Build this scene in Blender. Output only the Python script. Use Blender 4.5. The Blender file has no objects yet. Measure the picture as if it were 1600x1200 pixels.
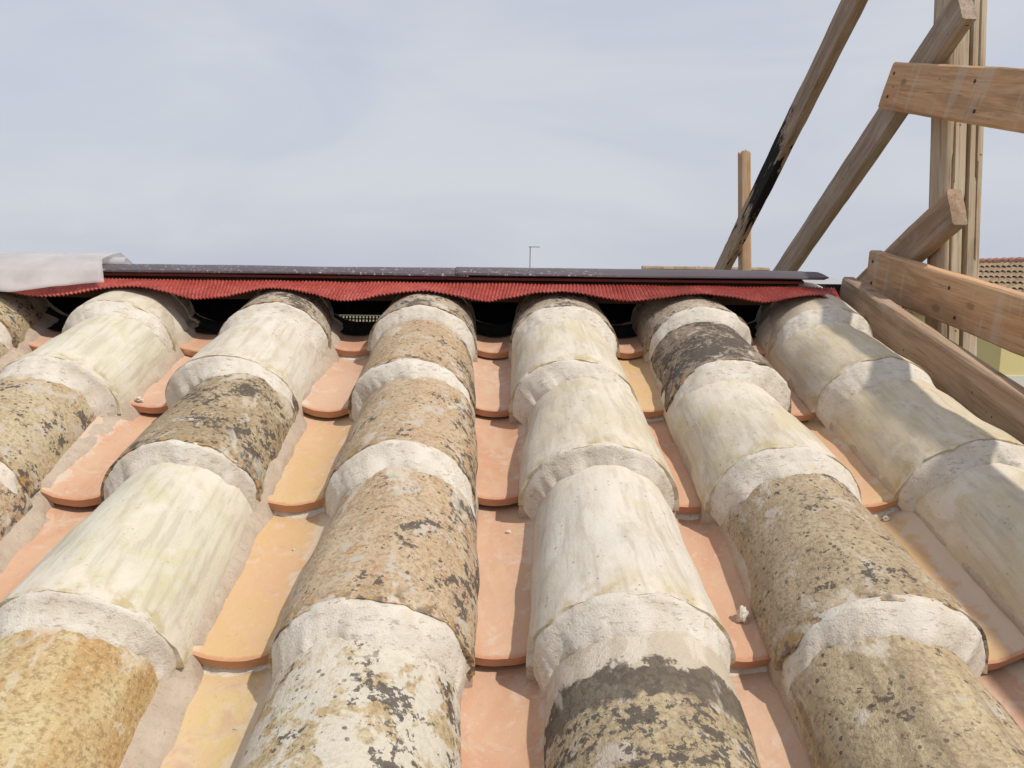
import bpy, math, random
from mathutils import Vector, Matrix, noise
R = math.radians
random.seed(7)
scene = bpy.context.scene
COL = scene.collection

# ------------------------------------------------------------------ camera
CAM = Vector((0.0, 0.0, 5.3))
PITCH, YAW, ROLL = R(7.74), R(1.735), R(0.73)
FPX = 1250.0
cd = bpy.data.cameras.new('camera'); cam = bpy.data.objects.new('camera', cd); COL.objects.link(cam)
cd.sensor_width = 36.0; cd.lens = FPX / 1600.0 * 36.0
cd.clip_start = 0.02; cd.clip_end = 6000
fwd = Vector((math.sin(YAW) * math.cos(PITCH), math.cos(YAW) * math.cos(PITCH), -math.sin(PITCH)))
right0 = Vector((math.cos(YAW), -math.sin(YAW), 0)); up0 = right0.cross(fwd)
right = right0 * math.cos(ROLL) + up0 * math.sin(ROLL); up = right.cross(fwd)
cam.matrix_world = Matrix(((right.x, up.x, -fwd.x, CAM.x), (right.y, up.y, -fwd.y, CAM.y), (right.z, up.z, -fwd.z, CAM.z), (0, 0, 0, 1)))
scene.camera = cam
scene.cycles.max_bounces = 6; scene.cycles.diffuse_bounces = 3
scene.render.resolution_x = 1024; scene.render.resolution_y = 768

# roof frame: x along the ridge, s up the slope, n off the slope (n = 0 at the crests of the cover tiles)
TH = R(18.5); H = 0.47
DV = Vector((0, math.cos(TH), math.sin(TH))); NV = Vector((0, -math.sin(TH), math.cos(TH)))
ORG = CAM - NV * H
def P(x, s, n): return ORG + Vector((x, 0, 0)) + DV * s + NV * n
def ray(u, v): return (fwd + right * ((u - 800) / FPX) + up * ((600 - v) / FPX))
def at_x(u, v, x):
    r = ray(u, v); return CAM + r * ((x - CAM.x) / r.x)
def at_depth(u, v, dep): return CAM + ray(u, v) * dep

# ------------------------------------------------------------------ sky, sun, exposure
sun_roof = Vector((0.48, -0.10, 0.87))
SUN = (Vector((1, 0, 0)) * sun_roof.x + DV * sun_roof.y + NV * sun_roof.z).normalized()
w = bpy.data.worlds.new('World'); scene.world = w; w.use_nodes = True
nt = w.node_tree; nt.nodes.clear()
def wn(t, **k):
    n = nt.nodes.new(t)
    for a, b in k.items(): setattr(n, a, b)
    return n
sky = wn('ShaderNodeTexSky', sky_type='NISHITA', sun_disc=False)
sky.sun_elevation = math.asin(SUN.z); sky.sun_rotation = math.atan2(SUN.x, SUN.y)
sky.air_density = 1.0; sky.dust_density = 3.0; sky.ozone_density = 1.0
bg1 = wn('ShaderNodeBackground'); bg1.inputs['Strength'].default_value = 0.10
nt.links.new(sky.outputs[0], bg1.inputs['Color'])
tc = wn('ShaderNodeTexCoord'); mp = wn('ShaderNodeMapping'); mp.inputs['Scale'].default_value = (1.0, 0.8, 3.2)
mp.inputs['Rotation'].default_value = (0, 0.15, 0.3)
nt.links.new(tc.outputs['Generated'], mp.inputs['Vector'])
n1 = wn('ShaderNodeTexNoise'); n1.inputs['Scale'].default_value = 2.3; n1.inputs['Detail'].default_value = 7; n1.inputs['Roughness'].default_value = 0.50; n1.inputs['Distortion'].default_value = 0.7
nt.links.new(mp.outputs[0], n1.inputs['Vector'])
mr = wn('ShaderNodeMapRange', interpolation_type='SMOOTHSTEP'); mr.inputs['From Min'].default_value = 0.30; mr.inputs['From Max'].default_value = 0.72
nt.links.new(n1.outputs[0], mr.inputs['Value'])
veil = wn('ShaderNodeMix', data_type='RGBA')
veil.inputs['A'].default_value = (0.590, 0.620, 0.720, 1); veil.inputs['B'].default_value = (0.690, 0.715, 0.765, 1)
nt.links.new(mr.outputs[0], veil.inputs['Factor'])
bg2 = wn('ShaderNodeBackground'); bg2.inputs['Strength'].default_value = 1.0
nt.links.new(veil.outputs['Result'], bg2.inputs['Color'])
mx = wn('ShaderNodeMixShader'); mx.inputs[0].default_value = 0.88
nt.links.new(bg1.outputs[0], mx.inputs[1]); nt.links.new(bg2.outputs[0], mx.inputs[2])
out = wn('ShaderNodeOutputWorld'); nt.links.new(mx.outputs[0], out.inputs[0])
sl = bpy.data.lights.new('sun', 'SUN'); sl.energy = 3.45; sl.angle = R(1.0); sl.color = (1.0, 0.93, 0.82)
so = bpy.data.objects.new('sun', sl); COL.objects.link(so); so.location = (6, -4, 14)
so.rotation_euler = SUN.to_track_quat('Z', 'Y').to_euler()
scene.view_settings.view_transform = 'Standard'; scene.view_settings.look = 'None'
scene.view_settings.gamma = 1; scene.view_settings.exposure = 0.0; scene.view_settings.use_curve_mapping = False

# ------------------------------------------------------------------ material helper
class M:
    def __init__(s, name, rough=0.9, spec=0.25):
        s.m = bpy.data.materials.new(name); s.m.use_nodes = True; s.t = s.m.node_tree
        s.b = s.t.nodes['Principled BSDF']; s.b.inputs['Roughness'].default_value = rough
        s.b.inputs['Specular IOR Level'].default_value = spec
    def n(s, t, **k):
        x = s.t.nodes.new(t)
        for a, b in k.items(): setattr(x, a, b)
        return x
    def put(s, sock, v):
        if isinstance(v, bpy.types.NodeSocket): s.t.links.new(v, sock)
        elif isinstance(v, (tuple, list)) and len(v) == 3 and sock.type == 'RGBA': sock.default_value = (*v, 1)
        else: sock.default_value = v
    def coord(s, scale=(1, 1, 1), rnd=40.0, kind='Object'):
        c = s.n('ShaderNodeTexCoord'); oi = s.n('ShaderNodeObjectInfo')
        mu = s.n('ShaderNodeMath', operation='MULTIPLY'); s.put(mu.inputs[0], oi.outputs['Random']); mu.inputs[1].default_value = rnd
        ad = s.n('ShaderNodeVectorMath', operation='ADD'); s.put(ad.inputs[0], c.outputs[kind]); s.put(ad.inputs[1], mu.outputs[0])
        mp = s.n('ShaderNodeMapping'); mp.inputs['Scale'].default_value = scale; s.put(mp.inputs['Vector'], ad.outputs[0])
        return mp.outputs[0]
    def rand(s): return s.n('ShaderNodeObjectInfo').outputs['Random']
    def uv(s):
        a = s.n('ShaderNodeUVMap', uv_map='UVMap'); q = s.n('ShaderNodeSeparateXYZ'); s.put(q.inputs[0], a.outputs[0]); return q.outputs[0], q.outputs[1]
    def noise(s, v, scale, det=4, rough=0.55, dist=0.0):
        x = s.n('ShaderNodeTexNoise'); s.put(x.inputs['Vector'], v); x.inputs['Scale'].default_value = scale
        x.inputs['Detail'].default_value = min(det, 3 if scale > 140 else 4.5); x.inputs['Roughness'].default_value = rough; x.inputs['Distortion'].default_value = dist
        return x.outputs[0]
    def voro(s, v, scale, feat='F1', rnd=1.0):
        x = s.n('ShaderNodeTexVoronoi', feature=feat); s.put(x.inputs['Vector'], v); x.inputs['Scale'].default_value = scale
        x.inputs['Randomness'].default_value = rnd
        return x.outputs['Distance']
    def step(s, v, a, b, lo=0.0, hi=1.0):
        x = s.n('ShaderNodeMapRange', interpolation_type='SMOOTHSTEP'); s.put(x.inputs['Value'], v)
        x.inputs['From Min'].default_value = a; x.inputs['From Max'].default_value = b
        x.inputs['To Min'].default_value = lo; x.inputs['To Max'].default_value = hi
        return x.outputs[0]
    def math(s, op, a, b=0.0):
        x = s.n('ShaderNodeMath', operation=op); s.put(x.inputs[0], a); s.put(x.inputs[1], b); return x.outputs[0]
    def mix(s, f, a, b, blend='MIX'):
        x = s.n('ShaderNodeMix', data_type='RGBA', blend_type=blend); s.put(x.inputs['Factor'], f); s.put(x.inputs['A'], a); s.put(x.inputs['B'], b)
        return x.outputs['Result']
    def bump(s, h, strength=0.4, dist=0.002, prev=None):
        x = s.n('ShaderNodeBump'); s.put(x.inputs['Height'], h); x.inputs['Strength'].default_value = strength; x.inputs['Distance'].default_value = dist
        if prev is not None: s.put(x.inputs['Normal'], prev)
        return x.outputs[0]
    def done(s, col=None, nor=None, rough=None):
        if col is not None: s.put(s.b.inputs['Base Color'], col)
        if nor is not None: s.put(s.b.inputs['Normal'], nor)
        if rough is not None: s.put(s.b.inputs['Roughness'], rough)
        return s.m

def plain(name, col, rough=0.8, spec=0.3, var=0.25, scale=8.0):
    m = M(name, rough, spec); v = m.coord(); f = m.noise(v, scale, 5)
    dk = tuple(c * (1 - var) for c in col); lt = tuple(min(1, c * (1 + var)) for c in col)
    return m.done(m.mix(f, dk, lt), m.bump(m.noise(v, scale * 12, 4), 0.25, 0.002))

def cream_mat(name, c1, c2, tint, tint_amt=0.5, spots=0.4, grey=0.3):
    m = M(name, 0.85, 0.2); v = m.coord((1, 0.35, 1)); v2 = m.coord()
    u, w_ = m.uv()
    col = m.mix(m.step(m.noise(v, 26, 5, 0.6, 0.6), 0.32, 0.68), c1, c2)
    col = m.mix(m.math('MULTIPLY', m.step(m.noise(v2, 17, 4, 0.55, 0.8), 0.47, 0.70), tint_amt), col, tint)
    col = m.mix(m.math('MULTIPLY', m.step(m.noise(v, 55, 5, 0.65, 0.3), 0.50, 0.70), grey * 1.5), col, (0.38, 0.33, 0.285))
    col = m.mix(m.math('MULTIPLY', m.step(m.noise(v2, 210, 3, 0.6), 0.60, 0.72), 0.25), col, (0.40, 0.34, 0.25))
    col = m.mix(m.math('MULTIPLY', m.step(m.noise(m.coord((1, .06, 1)), 120, 4, 0.6), 0.46, 0.66), 0.48), col, (0.40, 0.345, 0.27))
    col = m.mix(m.math('MULTIPLY', m.step(m.noise(v2, 360, 3, 0.7), 0.56, 0.70), 0.30), col, (0.38, 0.32, 0.25))
    # stained rim along the lower end
    rim = m.math('ADD', w_, m.math('MULTIPLY', m.math('SUBTRACT', m.noise(v2, 60, 4, 0.6), 0.5), 0.16))
    rimf = m.math('MULTIPLY', m.step(rim, 0.10, 0.0), m.step(m.noise(v2, 70, 3), 0.42, 0.58))
    col = m.mix(m.math('MULTIPLY', rimf, 0.75), col, (0.42, 0.32, 0.15))
    ws = m.math('ADD', m.math('MULTIPLY', m.noise(m.coord((1, 0.55, 1)), 30, 4.5, 0.62, 0.5), 1.0), m.math('MULTIPLY', m.math('ABSOLUTE', m.math('SUBTRACT', w_, 0.34)), 0.50))
    col = m.mix(m.math('MULTIPLY', m.step(ws, 0.60, 0.80), 0.75), col, m.mix(m.noise(v2, 180, 3), (0.60, 0.54, 0.455), (0.68, 0.63, 0.55)))
    # sparse pits and dark specks
    cl = m.step(m.noise(v2, 30, 2), 0.48, 0.62)
    d = m.step(m.voro(v2, 115), 0.20, 0.12)
    col = m.mix(m.math('MULTIPLY', m.math('MULTIPLY', d, cl), spots), col, (0.16, 0.12, 0.09))
    nb = m.bump(m.noise(v2, 45, 5, 0.6), 0.35, 0.004); nb = m.bump(m.noise(v2, 420, 4, 0.7), 0.35, 0.0012, nb)
    nb = m.bump(m.noise(m.coord((1, .05, 1)), 160, 3), 0.25, 0.001, nb)
    return m.done(col, nb)

def lichen_mat(name, c1, c2, white=0.4, dark=0.5, orange=0.3, side=0.0, clean=0.0, darkcol=(0.055, 0.046, 0.040), whitecol=(0.50, 0.44, 0.37), band=0.0, spot=1.0):
    m = M(name, 0.93, 0.12); v = m.coord(); vs = m.coord((1, 0.4, 1)); u, w_ = m.uv()
    col = m.mix(m.step(m.noise(vs, 24, 6, 0.65, 0.5), 0.33, 0.67), c1, c2)
    # crusty fine mottling
    col = m.mix(m.math('MULTIPLY', m.step(m.noise(v, 190, 6, 0.72), 0.44, 0.66), 0.62), col, tuple(c * 0.50 for c in c1))
    col = m.mix(m.math('MULTIPLY', m.step(m.noise(v, 330, 4, 0.7), 0.54, 0.70), 0.5), col, tuple(min(1, c * 1.35) for c in c2))
    # pale crustose lichen patches
    pw = m.noise(v, 33, 6, 0.62, 0.35)
    col = m.mix(m.math('MULTIPLY', m.step(pw, 0.66 - 0.22 * white, 0.70 - 0.20 * white), 0.85), col, m.mix(m.noise(v, 260, 4, 0.7), tuple(c * 0.72 for c in whitecol), tuple(min(1, c * 1.15) for c in whitecol)))
    # ochre and orange colonies
    po = m.math('MULTIPLY', m.step(m.noise(v, 48, 4, 0.6), 0.56, 0.66), m.step(m.noise(v, 230, 4, 0.7), 0.46, 0.60))
    col = m.mix(m.math('MULTIPLY', po, orange), col, (0.36, 0.155, 0.05))
    # black lichen: clustered ragged blotches
    bias = m.math('MULTIPLY', m.math('SUBTRACT', u, 0.5), side * 0.34)
    cl = m.math('ADD', m.noise(v, 21, 4, 0.6), bias)
    ragged = m.math('ADD', m.math('MULTIPLY', m.noise(v, 110, 6, 0.72, 0.3), 0.62), m.math('MULTIPLY', cl, 0.55))
    dm = m.step(ragged, 0.72 - 0.16 * dark, 0.75 - 0.16 * dark)
    col = m.mix(m.math('MULTIPLY', dm, 0.9), col, m.mix(m.noise(v, 240, 3), darkcol, tuple(c * 2.3 for c in darkcol)))
    # single dots
    vd = m.math('ADD', m.voro(v, 95), m.math('MULTIPLY', m.noise(v, 300, 3), 0.16))
    dots = m.math('MULTIPLY', m.step(vd, 0.31, 0.25), m.step(m.noise(v, 27, 2), 0.47, 0.56))
    col = m.mix(m.math('MULTIPLY', dots, 0.8 * spot), col, tuple(c * 1.4 for c in darkcol))
    if clean > 0:   # the upper end, long sheltered by the next tile, stayed bare and pale; a grey tide line below
        e = m.math('ADD', w_, m.math('MULTIPLY', m.math('SUBTRACT', m.noise(v, 42, 6, 0.65), 0.5), 0.22))
        col = m.mix(m.math('MULTIPLY', m.step(e, 1.0 - clean - 0.13, 1.0 - clean - 0.10), 0.85), col, m.mix(m.noise(v, 150, 4), (0.085, 0.07, 0.058), (0.15, 0.125, 0.10)))
        col = m.mix(m.step(e, 1.0 - clean, 1.0 - clean + 0.015), col, m.mix(m.noise(vs, 30, 4), (0.52, 0.46, 0.38), (0.44, 0.37, 0.27)))
    if band > 0:
        st = m.noise(m.coord((1, 0.03, 1)), 48, 4, 0.6)
        col = m.mix(m.math('MULTIPLY', m.step(st, 0.50, 0.64), band), col, (0.17, 0.125, 0.085))
    ws = m.math('ADD', m.math('MULTIPLY', m.noise(m.coord((1, 0.55, 1)), 30, 4.5, 0.62, 0.5), 1.0), m.math('MULTIPLY', m.math('ABSOLUTE', m.math('SUBTRACT', w_, 0.34)), 0.50))
    col = m.mix(m.math('MULTIPLY', m.step(ws, 0.68, 0.80), 0.55), col, m.mix(m.noise(v, 180, 3), (0.60, 0.54, 0.455), (0.68, 0.63, 0.55)))
    # ragged coloured rim at the lower end
    rim = m.math('ADD', w_, m.math('MULTIPLY', m.math('SUBTRACT', m.noise(v, 55, 4, 0.6), 0.5), 0.14))
    rimf = m.math('MULTIPLY', m.step(rim, 0.09, 0.0), m.step(m.noise(v, 75, 3), 0.44, 0.56))
    col = m.mix(m.math('MULTIPLY', rimf, 0.8), col, m.mix(m.step(m.noise(v, 95, 3), 0.45, 0.55), (0.10, 0.075, 0.055), (0.40, 0.24, 0.10)))
    nb = m.bump(m.noise(v, 60, 5, 0.65), 0.45, 0.004); nb = m.bump(m.noise(v, 300, 5, 0.75), 0.75, 0.0018, nb)
    nb = m.bump(dm, 0.35, 0.0012, nb)
    return m.done(col, nb)

MAT = {}
MAT['cream'] = cream_mat('cream_clay', (0.60, 0.55, 0.46), (0.53, 0.47, 0.36), (0.50, 0.43, 0.23), 0.45, 0.5, 0.3)
MAT['cream_white'] = cream_mat('whitish_clay', (0.62, 0.58, 0.52), (0.55, 0.50, 0.42), (0.52, 0.44, 0.25), 0.40, 0.6, 0.25)
MAT['cream_green'] = cream_mat('greenish_cream_clay', (0.60, 0.565, 0.47), (0.56, 0.53, 0.42), (0.49, 0.45, 0.24), 0.5, 0.25, 0.12)
MAT['cream_pink'] = cream_mat('pinkish_cream_clay', (0.56, 0.48, 0.40), (0.50, 0.42, 0.32), (0.46, 0.37, 0.19), 0.4, 0.4, 0.3)
MAT['cream_warm'] = cream_mat('warm_cream_clay', (0.60, 0.525, 0.405), (0.54, 0.455, 0.335), (0.52, 0.43, 0.23), 0.45, 0.4, 0.3)
MAT['ochre'] = lichen_mat('ochre_clay', (0.43, 0.28, 0.13), (0.52, 0.43, 0.25), white=0.25, dark=0.02, orange=0.35, whitecol=(0.55, 0.47, 0.33), spot=0.35)
MAT['tan'] = lichen_mat('tan_lichen_clay', (0.42, 0.305, 0.195), (0.50, 0.395, 0.275), white=0.42, dark=0.34, orange=0.75, side=0.9)
MAT['tan_yellow'] = lichen_mat('yellow_lichen_clay', (0.42, 0.33, 0.21), (0.49, 0.41, 0.28), white=0.45, dark=0.42, orange=0.5, side=0.3)
MAT['brown'] = lichen_mat('brown_lichen_clay', (0.31, 0.235, 0.15), (0.43, 0.35, 0.235), white=0.38, dark=0.68, orange=0.4, side=0.1)
MAT['grey'] = lichen_mat('grey_lichen_clay', (0.37, 0.295, 0.22), (0.45, 0.385, 0.30), white=0.40, dark=0.62, orange=0.3, side=0.5)
MAT['black'] = lichen_mat('blackened_clay', (0.235, 0.185, 0.14), (0.34, 0.285, 0.22), white=0.32, dark=1.0, orange=0.25, side=0.2)
MAT['white_spot'] = lichen_mat('white_spotted_clay', (0.42, 0.32, 0.19), (0.50, 0.42, 0.28), white=1.05, dark=0.48, orange=0.2, side=0.4, whitecol=(0.60, 0.56, 0.48))
MAT['dark_clean'] = lichen_mat('dark_lichen_clay', (0.32, 0.25, 0.16), (0.44, 0.36, 0.235), white=0.45, dark=0.78, orange=0.25, side=0.0, clean=0.36)
MAT['olive'] = lichen_mat('olive_lichen_clay', (0.35, 0.27, 0.18), (0.44, 0.355, 0.245), white=0.28, dark=0.40, orange=0.2, side=0.1)
MAT['striped'] = lichen_mat('striped_tan_clay', (0.40, 0.31, 0.20), (0.49, 0.40, 0.26), white=0.22, dark=0.30, orange=0.25, side=0.3, band=0.45)

def channel_mat(name, c1, c2, chalk=0.4):
    m = M(name, 0.82, 0.25); v = m.coord(); vs = m.coord((1, 0.45, 1)); u, w_ = m.uv()
    col = m.mix(m.step(m.noise(vs, 15, 4, 0.6, 0.6), 0.36, 0.62), c1, c2)
    col = m.mix(m.math('MULTIPLY', m.step(m.noise(vs, 24, 4, 0.6, 0.8), 0.48, 0.68), 0.40), col, (0.56, 0.41, 0.26))
    col = m.mix(m.math('MULTIPLY', m.step(m.noise(v, 26, 4.5, 0.62, 0.7), 0.53, 0.66), chalk), col, (0.58, 0.48, 0.39))
    col = m.mix(m.math('MULTIPLY', m.step(m.noise(v, 26, 4, 0.6, 0.4), 0.55, 0.75), 0.40), col, (0.40, 0.21, 0.14))
    col = m.mix(m.math('MULTIPLY', m.step(m.noise(v, 150, 3, 0.7), 0.62, 0.70), 0.30), col, (0.62, 0.53, 0.45))
    col = m.mix(m.math('MULTIPLY', m.step(m.noise(v, 210, 3, 0.7), 0.62, 0.70), 0.25), col, (0.34, 0.19, 0.12))
    edge = m.math('ADD', m.math('ABSOLUTE', m.math('SUBTRACT', u, 0.5)), m.math('MULTIPLY', m.math('SUBTRACT', m.noise(v, 50, 4.5, 0.65), 0.5), 0.42))
    col = m.mix(m.math('MULTIPLY', m.step(edge, 0.20, 0.28), 0.75), col, (0.57, 0.48, 0.39))
    lipf = m.step(m.math('ADD', w_, m.math('MULTIPLY', m.math('SUBTRACT', m.noise(v, 120, 3), 0.5), 0.05)), 0.045, 0.015)
    col = m.mix(m.math('MULTIPLY', lipf, 0.80), col, (0.48, 0.235, 0.135))
    nb = m.bump(m.noise(v, 70, 4), 0.35, 0.003); nb = m.bump(m.noise(v, 420, 3, 0.7), 0.4, 0.001, nb)
    return m.done(col, nb)
MAT['salmon'] = channel_mat('salmon_terracotta', (0.51, 0.285, 0.185), (0.54, 0.345, 0.235), 0.50)
MAT['peach'] = channel_mat('peach_terracotta', (0.54, 0.365, 0.26), (0.52, 0.33, 0.235), 0.50)
MAT['ochre_new'] = channel_mat('ochre_terracotta', (0.55, 0.375, 0.195), (0.56, 0.355, 0.22), 0.40)
MAT['yellow_new'] = channel_mat('yellow_terracotta', (0.56, 0.43, 0.21), (0.57, 0.41, 0.25), 0.40)

def mortar_mat(name, c1, c2, warm):
    m = M(name, 0.95, 0.1); v = m.coord(); vs = m.coord((0.30, 1.0, 1.0))
    col = m.mix(m.step(m.noise(v, 40, 5, 0.6), 0.35, 0.65), c1, c2)
    col = m.mix(m.math('MULTIPLY', m.step(m.noise(v, 28, 4, 0.6), 0.56, 0.70), 0.55), col, warm)
    g = m.noise(v, 520, 4, 0.75)
    pits = m.math('MULTIPLY', m.step(m.noise(vs, 250, 5, 0.78), 0.54, 0.63), m.step(m.noise(v, 45, 3), 0.36, 0.54))
    col = m.mix(m.math('MULTIPLY', pits, 0.6), col, (0.33, 0.275, 0.22))
    nb = m.bump(m.noise(v, 90, 5, 0.7), 0.28, 0.004); nb = m.bump(g, 0.7, 0.0016, nb); nb = m.bump(pits, -0.7, 0.002, nb)
    return m.done(col, nb)
MAT['mortar'] = mortar_mat('lime_mortar', (0.66, 0.615, 0.545), (0.59, 0.535, 0.46), (0.55, 0.465, 0.36))
MAT['fillet'] = mortar_mat('trowelled_mortar', (0.50, 0.42, 0.34), (0.44, 0.36, 0.29), (0.42, 0.32, 0.24))

# ------------------------------------------------------------------ mesh helpers
def tag(o, label=None, cat=None, group=None, kind=None):
    if label: o['label'] = label
    if cat: o['category'] = cat
    if group: o['group'] = group
    if kind: o['kind'] = kind
    return o
def mesh_obj(name, verts, faces, mat, parent=None, smooth=True, uvs=None, loc=None, rot=None):
    me = bpy.data.meshes.new(name); me.from_pydata([tuple(v) for v in verts], [], faces); me.update()
    if smooth: me.polygons.foreach_set('use_smooth', [True] * len(me.polygons))
    if uvs:
        l = me.uv_layers.new(name='UVMap')
        for lp in me.loops: l.data[lp.index].uv = uvs[lp.vertex_index]
    if mat is not None: me.materials.append(mat)
    o = bpy.data.objects.new(name, me); COL.objects.link(o)
    if parent is not None: o.parent = parent
    if loc is not None: o.location = loc
    if rot is not None: o.rotation_euler = rot
    return o
def empty(name, loc=(0, 0, 0)):
    o = bpy.data.objects.new(name, None); COL.objects.link(o); o.location = loc; o.empty_display_size = 0.2; return o
def fn(x, y, z=0.0, sc=1.0): return noise.noise(Vector((x * sc, y * sc, z * sc)))
def fr(x, y, z, sc, octv=4): return noise.fractal(Vector((x * sc, y * sc, z * sc)), 1.0, 2.0, octv)
def grid_faces(nr, nc, off=0, flip=False):
    f = []
    for i in range(nr - 1):
        for j in range(nc - 1):
            a = off + i * nc + j
            q = (a, a + 1, a + nc + 1, a + nc)
            f.append(q[::-1] if flip else q)
    return f
def sharp_by_angle(o, deg=35):
    me = o.data
    try: me.set_sharp_from_angle(angle=R(deg))
    except Exception: pass
def boxes_obj(name, boxes, mat, parent=None, world=True):
    """boxes: list of (x0,x1,y0,y1,z0,z1)"""
    vs, fs = [], []
    for (x0, x1, y0, y1, z0, z1) in boxes:
        b = len(vs)
        vs += [(x0, y0, z0), (x1, y0, z0), (x1, y1, z0), (x0, y1, z0), (x0, y0, z1), (x1, y0, z1), (x1, y1, z1), (x0, y1, z1)]
        fs += [tuple(b + i for i in q) for q in ((0, 3, 2, 1), (4, 5, 6, 7), (0, 1, 5, 4), (1, 2, 6, 5), (2, 3, 7, 6), (3, 0, 4, 7))]
    return mesh_obj(name, vs, fs, mat, parent, smooth=False)
ROT = (TH, 0, 0)

# ------------------------------------------------------------------ ground
g = plain('dry_ground', (0.20, 0.18, 0.11), 0.95, 0.1, 0.4, 0.05)
GZ = 0.0
tag(mesh_obj('ground', [(-2500, -2500, GZ), (2500, -2500, GZ), (2500, 2500, GZ), (-2500, 2500, GZ)], [(0, 1, 2, 3)], g, smooth=False), kind='structure')

# ------------------------------------------------------------------ the house under the roof
house = empty('house', (0, 0, 0))
tag(house, 'house whose roof of weathered cream and lichened barrel tiles climbs to a dark metal ridge', 'house')
S_APEX = 1.415; N_APEX = -0.008
XL, XR = -1.55, 0.745
SLOW = -1.0
deckm = plain('roof_board', (0.20, 0.14, 0.09), 0.9, 0.1, 0.3, 20)
apex = P(0, S_APEX, N_APEX)
DB = Vector((0, math.cos(TH), -math.sin(TH))); NB = Vector((0, math.sin(TH), math.cos(TH)))
def PB(x, t, n):      # back slope: t metres down from the apex, n off the back crest plane
    return apex + Vector((x, 0, 0)) + DB * t + NB * (n - N_APEX)
ND = -0.150
# deck as one folded slab
prof = [P(0, SLOW, ND), None, PB(0, 2.3, ND)]
za = apex.z + (ND - N_APEX) / math.cos(TH)
prof[1] = Vector((0, apex.y, za))
prof2 = [p + Vector((0, 0, -0.05)) for p in prof]
vs = []
for x in (XL, XR):
    vs += [(x, p.y, p.z) for p in prof + prof2]
fs = [(0, 6, 7, 1), (1, 7, 8, 2), (3, 4, 10, 9), (4, 5, 11, 10), (0, 3, 9, 6), (2, 8, 11, 5), (0, 1, 4, 3), (1, 2, 5, 4), (6, 9, 10, 7), (7, 10, 11, 8)]
roof = mesh_obj('roof', vs, fs, deckm, house, smooth=False)
wallm = plain('rendered_wall', (0.50, 0.45, 0.36), 0.9, 0.1, 0.15, 3)
y0 = prof[0].y + 0.15; y1 = prof[2].y - 0.15
pts = [(y0, GZ), (y1, GZ), (y1, PB(0, 2.3 - 0.15 / math.cos(TH), ND).z - 0.05), (apex.y, za - 0.05), (y0, P(0, SLOW + 0.15 / math.cos(TH), ND).z - 0.05)]
vs = [(XL + 0.03, a, b) for a, b in pts] + [(XR - 0.04, a, b) for a, b in pts]
fs = [(0, 1, 2, 3, 4), (9, 8, 7, 6, 5)] + [(i, i + 5, (i + 1) % 5 + 5, (i + 1) % 5) for i in range(5)]
mesh_obj('wall', vs, fs, wallm, house, smooth=False)

# ---- columns of cover tiles
COLX = [-1.375, -1.125, -0.875, -0.625, -0.366, -0.108, 0.130, 0.360, 0.572]
SJ = [1.249, 1.036, 0.798, 0.541, 0.285, 0.030, -0.225]          # lower ends, from the ridge down
TYPES = {
 0: ['cream', 'tan', 'cream', 'tan', 'cream', 'tan', 'tan'], 1: ['tan', 'cream', 'brown', 'cream', 'tan', 'cream', 'tan'],
 2: ['tan_yellow', 'tan_yellow', 'cream', 'tan', 'brown', 'cream', 'tan'],
 3: ['cream', 'cream_green', 'tan_yellow', 'tan', 'cream', 'tan', 'cream'],
 4: ['grey', 'cream_white', 'brown', 'cream_green', 'ochre', 'tan', 'cream'],
 5: ['grey', 'tan', 'tan', 'tan', 'white_spot', 'brown', 'cream'],
 6: ['grey', 'cream', 'cream', 'cream_white', 'dark_clean', 'tan', 'cream'],
 7: ['grey', 'black', 'cream', 'olive', 'striped', 'cream', 'tan'],
 8: ['cream_pink', 'cream_warm', 'cream_warm', 'cream_warm', 'cream_warm', 'tan', 'cream']}
rj = random.Random(11)
class Cover: pass
covers = {}
for c, cx in enumerate(COLX):
    for j, sj in enumerate(SJ):
        t = Cover(); t.s = sj + rj.uniform(-0.006, 0.006)
        if c == 8: t.s += 0.012; cx = COLX[8] + min(0.034, max(0, 0.075 * (1.20 - sj)))
        t.cx = cx + rj.uniform(-0.005, 0.005); t.skew = rj.uniform(-0.014, 0.014); t.lean = rj.uniform(-0.05, 0.05)
        t.len = (0.30 if j else 0.165)
        t.wl = 0.187 + rj.uniform(-0.006, 0.008); t.wu = 0.159 + rj.uniform(-0.007, 0.007)
        t.hl = 0.088 + rj.uniform(-0.003, 0.003); t.hu = 0.080
        t.n0 = rj.uniform(-0.002, 0.002); t.n1 = -0.023 + rj.uniform(-0.004, 0.004) if j else -0.012
        t.ph = rj.uniform(0, 100); t.pw = rj.uniform(0.90, 1.04)
        covers[c, j] = t
def cover_pt(t, ph, s, off=0.0):
    """ideal outer surface point at angle ph (0 left base .. pi right base), slope position s"""
    v = (s - t.s) / t.len
    wd = t.wl + (t.wu - t.wl) * v; h = t.hl + (t.hu - t.hl) * v; nc = t.n0 + (t.n1 - t.n0) * v
    cxx = t.cx + t.skew * v
    a = min(max(ph, 0.0), math.pi)
    x = cxx - (wd / 2 + off) * math.copysign(abs(math.cos(a)) ** 1.0, math.cos(a))
    n = nc - h + (h + off) * (math.sin(a) ** t.pw)
    n += t.lean * (x - cxx)
    if ph < 0: n -= (-ph) * wd / 2
    if ph > math.pi: n -= (ph - math.pi) * wd / 2
    return x, n
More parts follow.
